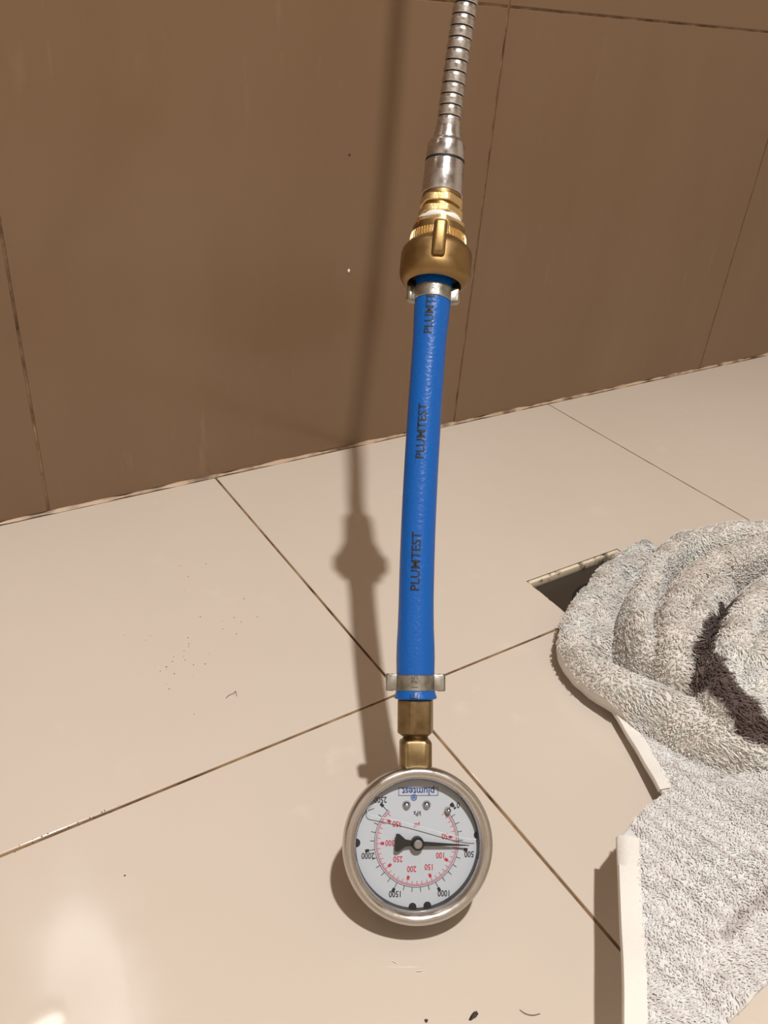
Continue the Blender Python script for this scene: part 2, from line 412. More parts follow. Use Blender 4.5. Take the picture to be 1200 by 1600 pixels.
for k in range(26):
    a = math.radians(225-54*k/5); r0 = 281; L_ = 44 if k % 5 == 0 else 30
    blk.append((rectb(L_, 4.4), (r0+L_/2)*math.cos(a), (r0+L_/2)*math.sin(a), a))
    if k % 5 == 0: blk.append((rectb(26, 20), (r0+L_+8)*math.cos(a), (r0+L_+8)*math.sin(a), a))
for k in range(37):
    p = k*10*6.895
    a = math.radians(225-54*p/500); L_ = 26 if k % 5 == 0 else 22
    red.append((rectb(L_, 3.4), (264-L_/2)*math.cos(a), (264-L_/2)*math.sin(a), a))
    if k % 5 == 0 and k: red.append((rectb(24, 18), (264-L_-10)*math.cos(a), (264-L_-10)*math.sin(a), a))
YS = 1/1.058
for s, x, y in (('0',-278,-248),('500',-352,82),('1000',-185,338),('1500',138,338),('2000',322,86),('2500',246,-286)): blk.append((T(s, 54, 1.0), x, y*YS, 0))
blk.append((T('kPa', 44, .8), -2, -192*YS, 0))
for s, x, y in (('50',-188,-40),('100',-160,88),('150',-84,164),('200',32,176),('250',124,110),('300',178,3),('350',132,-124)): red.append((T(s, 52, 1.0), x, y*YS, 0))
red.append((T('psi', 44, .8), 0, -112*YS, 0))
blk.append((discb(28), 402, 2, 0)); blk.append((discb(26), -410, -42, 0))
for xx in (22, -76): blk.append((discb(26), xx+2, 402 if xx > 0 else 396, 0))
# little black marks at the zero stop
for dx, dy in ((-246,-226),(-232,-240),(-256,-214)): blk.append((rectb(17, 12), dx, dy, math.radians(45)))
flat('black_scale', blk, INK, dial, ZD+.00010); flat('red_scale', red, RED, dial, ZD+.00012)
# maker's badge: name in a frame with a round emblem below
bdg = [(T('plumtest', 66, 1.0, .95), -8, -342*YS, 0)]
fx, fy, fw_, fh = -8, -339*YS, 264, 50
for a in (((0, fh/2), (fw_, 4)), ((0, -fh/2), (fw_, 4)), ((-fw_/2, 0), (4, fh)), ((fw_/2, 0), (4, fh))):
    bdg.append((rectb(*a[1]), fx+a[0][0], fy+a[0][1], 0))
bdg.append((arcb(19, 4, 0, 360, 30), 22, -299*YS, 0)); bdg.append((rectb(6, 14), 17, -299*YS, .4)); bdg.append((rectb(6, 14), 27, -299*YS, -.4))
flat('maker_badge', bdg, NAVY, dial, ZD+.00012)
flat('emblem', [(discb(18), 22, -299*YS, 0)], mat('pale_blue_print', (.28,.40,.68), .5), dial, ZD+.00008)
# rivets and stop pin
for x, y in ((-541+610, 378-625), (-676+610, 378-625)):
    o = lathe('rivet', [(.0, .0020), (.0010, .0018), (.0018, .0011), (.0023, .0)], CHROME2, gauge, 24, sharp=0)
    o.location = (-x*PX, -y*YS*PX, ZD+.0001)
bm = bmesh.new()
o = lathe('stop_pin', [(.0, .0035), (.0010, .0032), (.0015, .0022), (.0016, .0)], STEEL, gauge, 20, sharp=0)
o.location = (208*PX, 200*PX, ZD+.0001)
# pointer
tip = math.radians(-3.0)
def pl(pts):
    bm = bmesh.new(); vs = [bm.verts.new((x*PX, y*PX, 0)) for x, y in pts]; f = bm.faces.new(vs)
    r = bmesh.ops.extrude_face_region(bm, geom=[f]); [setattr(v.co, 'z', .0006) for v in r['geom'] if isinstance(v, bmesh.types.BMVert)]
    return bm
pt = from_bm('pointer', pl([(-146,50),(-140,56),(-122,54),(-80,22),(-36,17),(0,18),(36,14),(346,2),(346,-2),(36,-14),(0,-18),(-36,-17),(-80,-22),(-122,-54),(-140,-56),(-150,-46)]), NEEDLE, gauge, smooth=False)
pt.location = (0, 0, ZD+.0028); pt.rotation_euler = (0, 0, tip)
hb = lathe('hub', [(.0, .0022), (.0029, .0022), (.0033, .0017), (.0033, -.0020)], NEEDLE, pt, 40)
lathe('hub_cap', [(.0, .0030), (.0017, .0030), (.0022, .0026), (.0022, .0018)], HUBM, pt, 32)
# window and the liquid line behind it
win = mesh_np('window', [(.0320*math.cos(2*PI*i/96), .0320*math.sin(2*PI*i/96), -.0044) for i in range(96)], [tuple(range(96))], GLASS, gauge, smooth=False)
def tube(name, P, r, m_, parent, n=8, kind=None, **k):
    P = [Vector(p) for p in P]; V = []; F = []
    for i, p in enumerate(P):
        t = (P[min(i+1, len(P)-1)]-P[max(i-1, 0)]).normalized()
        u = t.orthogonal().normalized() if i == 0 else (u-t*u.dot(t)).normalized()
        v_ = t.cross(u); ri = r(i/(len(P)-1)) if callable(r) else r
        for j in range(n):
            a = 2*PI*j/n; V.append(p+ri*(math.cos(a)*u+math.sin(a)*v_))
        if i:
            for j in range(n): F.append(((i-1)*n+j, (i-1)*n+(j+1) % n, i*n+(j+1) % n, i*n+j))
    F.append(tuple(range(n))[::-1]); F.append(tuple(range((len(P)-1)*n, len(P)*n)))
    return mesh_np(name, V, F, m_, parent, kind=kind, **k)
lp = []
for cx, cy in ((330,358),(290,375),(276,402),(292,428),(340,440),(420,458),(520,482),(640,516),(760,552),(860,580),(960,600),(1000,602)):
    x = (cx-610)*PX; y = -(cy-625)*YS*PX; lp.append((x, y, -.0050))
lq = catmull(np.array(lp), 6)
tube('liquid_line', lq, .00022, MENISCUS, gauge, 6)
# stem nut
sr = Matrix.Rotation(-PI/2, 4, 'X')
def sq(phi):
    def g(j, r, t):
        d = ((t+phi+PI/4) % (PI/2)) - PI/4
        return min(r/math.cos(d), r*1.24)
    return g
def local_hex(name, k0, k1, r, phi, m_, parent, ch=.0012):
    prof = [(k0, r*.93), (k0+ch, r), (k1-ch, r), (k1, r*.90)]
    V = []; F = []; n = 64; g = sq(phi)
    for j, (k, rr) in enumerate(prof):
        for i in range(n):
            t = 2*PI*i/n
            q = g(0, rr, t) if j in (1, 2) else min(g(0, rr*1.05, t), r*1.08)
            V.append((q*math.sin(t), k, -.014+q*math.cos(t)))
    for j in range(3):
        for i in range(n): i2 = (i+1) % n; F.append((j*n+i, j*n+i2, (j+1)*n+i2, (j+1)*n+i))
    F.append(tuple(range(n))); F.append(tuple(range(3*n, 4*n)))
    bm = bmesh.new(); vs = [bm.verts.new(v) for v in V]
    for f_ in F: bm.faces.new([vs[i] for i in f_])
    return from_bm(name, bm, m_, parent, sharp=22)
local_hex('stem', .0335, .0508, .0083, math.radians(4), BRASS_D, gauge)
tube('thread', [(0, k, -.014) for k in (.050, .0512, .0518, .0524, .0530, .0540)], lambda t: .0068+.0004*math.cos(t*2*PI*2.5), BRASS_D, gauge, 32)

# ------------------------------------------------------------------ blue test hose
s_fit0 = .0532-.030; s_fit1 = .0722-.030
hroot = empty('test_hose', 'short blue rubber hose printed PLUMTEST, clamped at both ends', 'hose', tuple(stem(.0532)))
g = hexr(math.radians(-21))
sweep('brass_nut', [(s_fit0, .0072), (s_fit0+.0016, .0089), (s_fit0+.0022, .0091), (s_fit1-.0004, .0091), (s_fit1, .0088)], BRASS_D, hroot, 48,
      rf=lambda j, r, t: g(j, r, t) if 0 < j < 4 else min(g(j, r, t), r*1.05), sharp=22)
sA = s_fit1+.0002
sUp = SY(462)                                               # centre of upper clamp
sH1 = SY(432)
prof = [(sA, .0101), (sA+.0004, .0113), (sA+.0010, .0117), (sA+.0035, .0108), (sA+.005, .0104), (sA+.014, .0104), (sA+.022, .01055), (sA+.030, .0104), (sA+.038, .0100), (sA+.048, .0098)]
s = sA+.055
while s < sUp-.03: prof.append((s, .0097)); s += .004
prof += [(sUp-.024, .0098), (sUp-.016, .0102), (sUp-.008, .0105), (sUp+.006, .0107), (sH1+.002, .0106)]
sweep('hose', prof, BLUE, hroot, 64, sharp=50)
RH = lambda s: np.interp(s, [p[0] for p in prof], [p[1] for p in prof])
def clampring(sc, r, earx, hgt, rot, txt):
    """flat strip band with two pinched ears, outline extruded along the axis"""
    n = 96; out = []
    for i in range(n):
        t = 2*PI*i/n
        # ears at +-90 deg (picture left and right)
        d = abs(((t+rot) % PI)-PI/2)
        q = r; wE = .30
        if d < wE:
            q = r+(earx-r)*min(1, ((wE-d)/wE)*3.2)**.6*(1-.10*max(0, 1-(wE-d)/wE))
        out.append((t, q))
    def rf(j, rr, t):
        i = int(round(t/(2*PI)*n)) % n; q = out[i][1]
        return q-(.0004 if j in (0, 3) else 0) if rr > 0 else r-.0012
    o = sweep('hose_clamp', [(sc-hgt/2, 1), (sc-hgt/2+.0004, 1), (sc+hgt/2-.0004, 1), (sc+hgt/2, 1)], CLAMP, hroot, n, rf=rf, sharp=28)
    for sgn in (-1, 1):                                     # the rolled loop inside each ear
        p, a, f, rr = frame(sc)
        c = p + sgn*rr*(earx-.0019) + f*.0008
        hh = hgt/2+.0003
        tube('ear', [tuple(c-np.array(hroot.location)-a*hh), tuple(c-np.array(hroot.location)-a*(hh-.0006)), tuple(c-np.array(hroot.location)+a*(hh-.0006)), tuple(c-np.array(hroot.location)+a*hh)],
             lambda t: .0023 if .1 < t < .9 else .0019, CLAMP, o, 20)
    return o
def wrap_text(txt, s_start, size, theta, radf, m_, parent, name, lift=.00018, flip=1, off=0.0, depth=.0002, ymul=1.0):
    bm = text_bm(txt, size, off, 'LEFT')
    bmesh.ops.triangulate(bm, faces=bm.faces)
    bmesh.ops.subdivide_edges(bm, edges=[e for e in bm.edges if e.calc_length() > .0006], cuts=3, use_grid_fill=False)
    bmesh.ops.triangulate(bm, faces=bm.faces)
    loc = np.array(parent.location) if parent.parent is None else np.array(parent.parent.location)
    for v in bm.verts:
        s = s_start+v.co.x; p, a, f, r = frame(s); q = radf(s)+lift; t = theta-flip*v.co.y*ymul/q
        v.co = Vector(p-loc+q*(math.cos(t)*f+math.sin(t)*r))
    return from_bm(name, bm, m_, parent, smooth=False)
cl1 = clampring(sA+.0090, .01085, .0159, .0086, 0, '')
cl2 = clampring(sUp, .01125, .0152, .0078, math.radians(4), '')
wrap_text('175', sA+.0056, .0052, -.02, lambda s: .01095, STAMP, cl1, 'stamp', .00004)
wrap_text('175', sUp-.0040, .0048, .05, lambda s: .0113, STAMP, cl2, 'stamp', .00004)
SS = np.linspace(.02, .42, 800); SPY = np.array([proj(frame(t_)[0]+frame(t_)[2]*.0098)[1] for t_ in SS])
def SYF(y): return SS[np.argmin(np.abs(SPY-y))]             # same, for the near side of the hose
def print_on_hose(y_bottom, y_top, xoff):
    s0, s1 = SYF(y_bottom), SYF(y_top); L_ = s1-s0
    b = text_bm('PLUMTEST', 1.0, 0, 'LEFT'); wdt = max(v.co.x for v in b.verts)-min(v.co.x for v in b.verts); b.free()
    sz = L_/wdt
    return wrap_text('PLUMTEST', s0-.0002, sz, xoff, RH, INK, hroot, 'print', .00012, off=.00012)
print_on_hose(923, 832, -.06); print_on_hose(716, 631, -.10); print_on_hose(521, 440, -.12)
for y_, t_ in ((1089, -.10),): wrap_text('E', sA+.0004, .006, -.05, RH, INK, hroot, 'print', .0002)

# ------------------------------------------------------------------ brass hose coupling
croot = empty('hose_coupling', 'large brass union coupling with lugs joining the blue hose to the chrome shower hose', 'hose coupling', tuple(pos(SY(449))))
Y = SY
prof = [(Y(425), .0152), (Y(444), .0154), (Y(446.5), .0160), (Y(446), .0172), (Y(442), .0190), (Y(436), .0205), (Y(430), .0210), (Y(402), .0210), (Y(397), .0206), (Y(391), .0188), (Y(386), .0172), (Y(384), .0160), (Y(360), .0155)]
sweep('union_nut', prof, BRASS, croot, 96, sharp=40, cap=False)
sweep('mouth_shade', [(Y(436), .0152), (Y(430), .0150), (Y(427), .0100)], DARK, croot, 64, sharp=40, cap=False)  # near-black lining stands in for the shade inside the coupling mouth
def knurl(j, r, t):
    k = (t/(2*PI)*54) % 1.0
    return r if k < .5 else r-.0009
sweep('knurled_ring', [(Y(384.5), .0164), (Y(384), .0169), (Y(372), .0166), (Y(371), .0158)], BRASS_B, croot, 432, rf=knurl, sharp=25)
for k in range(2):                                          # lugs of the union nut
    th = math.radians([2, 182][k])
    p, a, f, r = frame(Y(405))
    d = math.cos(th)*f+math.sin(th)*r; tnn = -math.sin(th)*f+math.cos(th)*r
    bm = box_bm(-.0038, .0038, -.0085, .0125, -.004, .0050, .0022, 4)
    for v in bm.verts:
        if v.co.y < -.001 and v.co.z > 0: v.co.z -= .25*(-.001-v.co.y)
    Mx = Matrix.Identity(4); q = p+d*.0205-np.array(croot.location)
    for i in range(3): Mx[i][0] = tnn[i]; Mx[i][1] = a[i]; Mx[i][2] = d[i]; Mx[i][3] = q[i]
    bm.transform(Mx); from_bm('lug', bm, BRASS, croot, sharp=50)
def hexprof(y0, y1, r): return [(Y(y0), r*.94), (Y(y0-1.5), r), (Y(y1+1.5), r), (Y(y1), r*.94)]
g2 = hexr(math.radians(22)); g3 = hexr(math.radians(10))
sweep('hex_flange', hexprof(370, 353, .0142), BRASS_B, croot, 48, rf=lambda j, r, t: min(g2(j, r, t), .0158 if 0 < j < 3 else .0145), sharp=22)
V = []
sweep('thread_tape', [(Y(356), .0110), (Y(353), .0128), (Y(348), .0130), (Y(344), .0124), (Y(341), .0112)], TAPE, croot, 64,
      rf=lambda j, r, t: r*(1+.022*math.sin(5*t+j)+.012*math.sin(17*t+2*j)), sharp=60)
sweep('hex_nipple', hexprof(343, 332, .0122), BRASS_B, croot, 48, rf=lambda j, r, t: min(g3(j, r, t), .0134), sharp=22)
sweep('neck', [(Y(334), .0108), (Y(324), .0108)], BRASS, croot, 48)
sweep('hex_band', hexprof(326, 313, .0118), BRASS_B, croot, 48, rf=lambda j, r, t: min(g3(j, r, t), .0128), sharp=22)
sweep('collar', [(Y(314), .0118), (Y(305), .0118)], BRASS, croot, 48)

# ------------------------------------------------------------------ chrome shower hose
sroot = empty('shower_hose', 'ribbed chrome shower hose coming down from above to the brass coupling', 'shower hose', tuple(pos(SY(306))))
sweep('ferrule', rounded(Y(308), Y(256), .0123, .0004)[:4]+rounded(Y(308), Y(256), .0118, .0006)[4:], CHROME2, sroot, 72, sharp=40)
sweep('seal_ring', [(Y(257), .0108), (Y(256), .0118), (Y(252), .0118), (Y(251), .0106)], DARK, sroot, 64)
sweep('end_cap', [(Y(252.5), .0108), (Y(252), .0114), (Y(250), .0116), (Y(227), .0112), (Y(224), .0106), (Y(221), .0094), (Y(219), .0088), (Y(206), .0078), (Y(201), .0075), (Y(200), .0068)], CHROME2, sroot, 72, sharp=30)
s0 = Y(202); pitch = .00615; sEnd = s0+.80
core = [(s0+i*.004, .0058) for i in range(int((sEnd-s0)/.004))]
sweep('hose_core', core, DARK, sroot, 24)
k = 0
while s0+k*pitch < sEnd-.01:
    a = s0+k*pitch
    sweep('hose_ring', [(a+.00035, .0062), (a+.0004, .0069), (a+.0008, .00715), (a+pitch-.0024, .0071), (a+pitch-.0020, .00685), (a+pitch-.00035, .0067), (a+pitch-.0003, .0060)], CHROME, sroot, 40, sharp=30)
    k += 1

# ------------------------------------------------------------------ floor drain under the towel
PIT = .0088
dr = empty('floor_drain', 'square tile-insert floor drain, dark recess peeking out from under the towel', 'drain', ((DX0+DX1)/2, (DY0+DY1)/2, -FT))
ox, oy, oz = dr.location
bm = bmesh.new()
n = 40; hx, hy, hr = -.004, .003, .034
W_, H_ = (DX1-DX0)/2-.0002, (DY1-DY0)/2-.0002
ringv = []; sqv = []
for i in range(n):
    t = 2*PI*i/n; c, s = math.cos(t), math.sin(t); k = 1/max(abs(c)/W_, abs(s)/H_)
    ringv.append((hx+hr*c, hy+hr*s)); sqv.append((k*c, k*s))
for zt in (.0010, -.0006):
    a = [bm.verts.new((x, y, zt)) for x, y in ringv]; b = [bm.verts.new((x, y, zt)) for x, y in sqv]
    for i in range(n): bm.faces.new((a[i], a[(i+1) % n], b[(i+1) % n], b[i]))
    if zt > 0: ta = a
for i in range(n): bm.faces.new((ta[i], ta[(i+1) % n], a[(i+1) % n], a[i]))
from_bm('plate', bm, PLASTIC_D, dr, smooth=False)
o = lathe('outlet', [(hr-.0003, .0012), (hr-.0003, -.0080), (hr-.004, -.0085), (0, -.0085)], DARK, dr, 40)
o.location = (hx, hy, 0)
for a in ((-W_, W_, H_-.0034, H_), (-W_, W_, -H_, -H_+.0022)): from_bm('edge_strip', box_bm(*a, .0010, FT-.0012, .0003), TILE_EDGE, dr)
for a in ((-W_, -W_+.0018, -H_+.0023, H_-.0023), (W_-.0018, W_, -H_+.0023, H_-.0023)): from_bm('edge_strip', box_bm(*a, .0010, FT-.0016, .0003), TILE_EDGE, dr)

# ------------------------------------------------------------------ the towel
def snoise(x, y, z, f, seed=0):
    """cheap smooth noise from rotated sines, about -1..1"""
    r = np.random.default_rng(seed); out = 0
    for i in range(6):
        k = r.normal(size=3); k /= np.linalg.norm(k); out = out+np.sin(f*(k[0]*x+k[1]*y+k[2]*z)*(1+.35*i)+r.uniform(0, 6.28))
    return out/2.6
def wpts(P): return np.array([onz(x, y, h) for x, y, h in P])
def densify(P, n=14): return catmull(np.array(P), n)
RIDGES = [   # picture points of each fold's crest with its height, and the half width of the roll
    ([(1010,866,.016),(965,882,.018),(927,922,.021),(901,965,.023),(903,1010,.026),(945,1042,.031),(1010,1068,.036),(1090,1106,.041),(1180,1148,.044),(1290,1188,.046)], .0120),
    ([(1000,905,.009),(985,960,.009),(1010,1010,.011)], .02),
    ([(960,925,.010),(958,1000,.011),(985,1035,.012)], .02),
    ([(958,902,.015),(943,950,.016),(942,990,.017)], .0140),
    ([(1075,832,.036),(1040,862,.043),(1018,900,.046),(1004,945,.047),(1010,985,.046),(1026,1015,.041)], .0078),
    ([(1190,845,.052),(1120,868,.054),(1078,905,.054),(1055,955,.054),(1058,1000,.053),(1068,1030,.048),(1078,1050,.043)], .0100),
    ([(1130,905,.050),(1100,945,.052),(1085,990,.052)], .0110),
    ([(1290,870,.070),(1215,905,.068),(1175,945,.066),(1155,995,.066),(1140,1045,.064),(1160,1085,.060),(1230,1105,.058)], .0130),
    ([(1290,960,.070),(1230,990,.069),(1190,1030,.066),(1190,1060,.063)], .0160),
    ([(1290,812,.056),(1200,818,.054),(1140,822,.050),(1085,838,.040)], .0130),
    ([(1300,1080,.056),(1230,1125,.052),(1180,1130,.048)], .0130),
    ([(1330,880,.066),(1340,1000,.066),(1340,1120,.056)], .0300),
    ([(1010,850,.016),(975,868,.013)], .0085),
]
RW = [(densify(wpts(p), 12), w_) for p, w_ in RIDGES]
STRIPE = densify(wpts([(1137,945,.05),(1112,982,.05),(1098,1030,.048),(1103,1075,.045),(1128,1112,.042),(1165,1140,.044),(1215,1155,.046),(1300,1168,.046)]), 12)
def seg_dist(X, Y, P):
    """distance to a polyline and the height interpolated along it"""
    best = np.full(X.shape, 1e9); h = np.zeros_like(X)
    for a, b in zip(P[:-1], P[1:]):
        d = b[:2]-a[:2]; L2 = d@d+1e-12
        t = np.clip(((X-a[0])*d[0]+(Y-a[1])*d[1])/L2, 0, 1)
        q = np.hypot(X-a[0]-t*d[0], Y-a[1]-t*d[1]); m_ = q < best
        best = np.where(m_, q, best); h = np.where(m_, a[2]+t*(b[2]-a[2]), h)
    return best, h
def bunch_h(X, Y):
    acc = np.zeros_like(X)
    K = 2200.0
    for P, w_ in RW:
        d, h = seg_dist(X, Y, P)
        u = d/w_
        z = h - w_*(.40*u**2+.45*u**4)
        acc = acc + np.exp(K*np.clip(z, -.02, .1))
    return np.log(acc)/K
def sstep(a, b, x): t = np.clip((x-a)/(b-a), 0, 1); return t*t*(3-2*t)
def inside(X, Y, poly):
    r = np.zeros(X.shape, bool); n = len(poly)
    for i in range(n):
        x0, y0 = poly[i][:2]; x1, y1 = poly[(i+1) % n][:2]
        c = ((y0 > Y) != (y1 > Y)); xx = (x1-x0)*(Y-y0)/(y1-y0+1e-15)+x0
        r ^= c & (X < xx)
    return r
def grid_sheet(x0, x1, y0, y1, st, hfun, keep, thick):
    xs = np.arange(x0, x1, st); ys = np.arange(y0, y1, st)
    X, Y = np.meshgrid(xs, ys); Z = hfun(X, Y); K = keep(X, Y, Z)
    idx = np.full(X.shape, -1); idx[K] = np.arange(K.sum())
    V = np.stack([X[K], Y[K], Z[K]], 1); F = []
    q = np.stack([idx[:-1, :-1], idx[:-1, 1:], idx[1:, 1:], idx[1:, :-1]], -1).reshape(-1, 4)
    q = q[(q >= 0).all(1)]
    ed = set()
    for f in q.tolist():
        for a, b in zip(f, f[1:]+f[:1]): ed.add((a, b))
    rim = np.array([(a, b) for a, b in ed if (b, a) not in ed])
    ri = np.unique(rim)
    for _ in range(14):                                      # even out the stepped outline
        sm = np.zeros_like(V); ct = np.zeros(len(V))
        for a, b in ((rim[:,0], rim[:,1]), (rim[:,1], rim[:,0])): np.add.at(sm, a, V[b]); np.add.at(ct, a, 1)
        V[ri] = .4*V[ri]+.6*sm[ri]/ct[ri][:,None]
    return V, q
def close_sheet(V, q, thick, floor=False):
    """gives a sheet an underside and a rim"""
    n = len(V); B = V.copy(); B[:, 2] = np.maximum(B[:, 2]-thick, .0004) if not floor else np.minimum(B[:, 2]-.0005, .0012)
    e = {}
    for f in q:
        for a, b in zip(f, np.roll(f, -1)): e[(int(a), int(b))] = 1
    rim = [(a, b) for (a, b) in e if (b, a) not in e]
    F = [tuple(map(int, f)) for f in q]+[tuple(int(i)+n for i in f[::-1]) for f in q]+[(b, a, a+n, b+n) for a, b in rim]
    return np.vstack([V, B]), F, rim
def idw(X, Y, C, p=2.6):
    num = 0; den = 0
    for c in C:
        w_ = 1/((X-c[0])**2+(Y-c[1])**2+2e-4)**(p/2); num = num+w_*c[2]; den = den+w_
    return num/den

# lower flap, flat piece by its straight hem (A) and the lifted corner (B)
A_poly = wpts([(925,1050,.006),(955,1108,.008),(1035,1245,.011),(1090,1345,.013),(1250,1380,.02),(1330,1240,.02),(1300,1130,.02),(1100,1080,.012),(980,1040,.008)])
A_ctl = wpts([(930,1060,.006),(955,1108,.008),(1000,1183,.009),(1035,1245,.010),(1000,1120,.010),(1060,1190,.014),(1100,1230,.017),(1160,1230,.022),(1220,1235,.028),(1300,1240,.034),(1090,1345,.010),(1250,1380,.010),(1180,1180,.016)])
B_edge = [(1300,1196,.036),(1225,1204,.034),(1150,1212,.031),(1100,1219,.029),(1062,1230,.029),(1036,1242,.031),(1012,1262,.035),(990,1284,.038),(967,1308,.040)]
B_poly = wpts(B_edge+[(969,1360,.041),(973,1440,.042),(976,1530,.042),(978,1600,.041),(980,1680,.036),(1060,1672,.026),(1110,1640,.022),(1150,1596,.022),(1200,1545,.024),(1290,1470,.026)])
B_ctl = wpts([(1300,1196,.036),(1225,1204,.034),(1150,1212,.031),(1100,1219,.029),(1036,1242,.031),(967,1308,.040),(1010,1300,.043),(1060,1280,.042),(1120,1270,.042),(1200,1270,.044),(1300,1280,.046),
              (969,1380,.041),(973,1460,.042),(976,1560,.042),(980,1680,.036),(1030,1400,.045),(1030,1500,.046),(1030,1600,.042),(1100,1360,.047),(1200,1360,.050),(1300,1350,.05),
              (1100,1450,.046),(1080,1540,.042),(1110,1600,.028),(1150,1560,.028),(1200,1520,.030),(1160,1440,.036),(1130,1480,.037),(1200,1405,.038),(1200,1450,.042),(1290,1420,.04)])
def A_h(X, Y): return idw(X, Y, A_ctl)+.0010*snoise(X, Y, 0, 90, 3)
def B_h(X, Y): return idw(X, Y, B_ctl)+.0011*snoise(X, Y, 0, 70, 5)
LE = densify(wpts([(915,900,.02),(866,965,.02),(872,1015,.02),(893,1055,.02),(930,1090,.02)]), 8)
def keepC(X, Y, Z):
    d, _ = seg_dist(X, Y, LE)                                # the left side of the roll does not touch the floor
    return Z > .0035+.0125*(1-sstep(.012, .034, d))
allC = np.vstack([p for p, _ in RW])
VC, qC = grid_sheet(allC[:,0].min()-.03, allC[:,0].max()+.03, allC[:,1].min()-.03, allC[:,1].max()+.03, .0011,
                    lambda X, Y: bunch_h(X, Y)+.0009*snoise(X, Y, 0, 160, 8), keepC, 0)
VA, qA = grid_sheet(A_poly[:,0].min(), A_poly[:,0].max(), A_poly[:,1].min(), A_poly[:,1].max(), .0016, A_h, lambda X, Y, Z: inside(X, Y, A_poly), 0)
VB, qB = grid_sheet(B_poly[:,0].min(), B_poly[:,0].max(), B_poly[:,1].min(), B_poly[:,1].max(), .0011, B_h, lambda X, Y, Z: inside(X, Y, B_poly), 0)
tw = empty('bath_towel', 'crumpled off-white terry towel with a dark brown stripe, heaped over the floor drain', 'towel', (.5, -.45, 0))
TL = np.array(tw.location)
HA = densify(wpts([(925,1050,.006),(955,1108,.008),(1035,1245,.011)]), 8)
HB = densify(wpts([(967,1308,.040),(969,1360,.041),(973,1440,.042),(976,1530,.042),(978,1600,.041),(980,1680,.036)]), 8)
def towel_col(P, part):
    x, y, z = P.T
    base = np.array([.955, .915, .87]) if part == 'C' else np.array([.94, .925, .905])
    n1 = snoise(x, y, z, 55, 11)[:, None]; n2 = snoise(x, y, z, 260, 12)[:, None]
    c = base*(1+.035*n1+.035*n2)
    if part == 'C':
        d, _ = seg_dist(x, y, STRIPE); k = (1-sstep(.0050, .0078, d+.0012*n2[:, 0]))[:, None]*.95
        c = c*(1-k)+np.array([.115, .072, .066])*k
        d2, _ = seg_dist(x, y, RW[5][0]); k = (1-sstep(.006, .02, d2))[:, None]*.25*(.5+.5*n1); c = c*(1-k)+np.array([.66,.55,.48])*k
    else:
        # woven stripes running along the towel, faint mauve and grey
        u = (x-.45)*math.cos(.2)+(y+.6)*math.sin(.2)
        px = proj(P)[:, 0]*0
        st = .5+.5*np.sin(u*520); k = (sstep(.55, 1, st)*.26)[:, None]; c = c*(1-k)+np.array([.50,.42,.43])*k
        if part == 'B':
            cr = densify(wpts([(1128,1470,.037),(1160,1435,.037),(1205,1398,.038)]), 8)  # fold crease: its shade is put into the colour as a darker line
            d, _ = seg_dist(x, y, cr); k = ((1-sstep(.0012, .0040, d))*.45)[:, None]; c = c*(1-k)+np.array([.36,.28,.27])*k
    return np.clip(c, .01, .95)
# ground cloth: one mesh
Vs = []; Fs = []; cols_ = []; base_n = 0
for part, V, q, th, fl_ in (('C', VC, qC, .0085, False), ('A', VA, qA, .003, False), ('B', VB, qB, .0034, False)):
    V2, F2, rim = close_sheet(V, q, th, fl_)
    Vs.append(V2); Fs += [tuple(i+base_n for i in f) for f in F2]; base_n += len(V2); cols_.append(towel_col(V2, part)*.85)
Vall = np.vstack(Vs)-TL; call = np.vstack(cols_)
cloth = mesh_np('cloth', Vall, Fs, CLOTH, tw, sharp=0)
ca = cloth.data.color_attributes.new('Col', 'FLOAT_COLOR', 'POINT')
ca.data.foreach_set('color', np.hstack([call, np.ones((len(call), 1))]).astype(np.float32).ravel())
# woven hems along the two free edges
def hem(P, wd, hf, lift):
    P = np.array(P); V = []; F = []
    for i in range(len(P)):
        t = P[min(i+1, len(P)-1)]-P[max(i-1, 0)]; t /= np.linalg.norm(t[:2]); nrm = np.array([-t[1], t[0], 0])
        if nrm@rt < 0: nrm = -nrm
        e_ = P[i]-nrm*.0008
        for k, dz in ((-.00, -.0034), (-.0010, -.0020), (0.0, .0004), (.5, .0010), (1.0, .0002), (1.02, -.003)):
            p = e_+nrm*wd*max(k, 0)+ (nrm*(-.0006) if k < 0 else 0)
            z = hf(np.array([p[0]]), np.array([p[1]]))[0]+lift+dz; V.append((p[0]-TL[0], p[1]-TL[1], max(z, .0005)))
        if i:
            for j in range(5): F.append(((i-1)*6+j, (i-1)*6+j+1, i*6+j+1, i*6+j))
    return mesh_np('hem', V, F, HEM, tw, sharp=60, label='smooth cream woven hem without loops')
hem(densify(wpts([(928,1056,.006),(955,1105,.008),(995,1172,.009),(1032,1238,.0105)]), 10), .0085, A_h, .0006)
hem(densify(HB, 2), .0105, B_h, .0010)
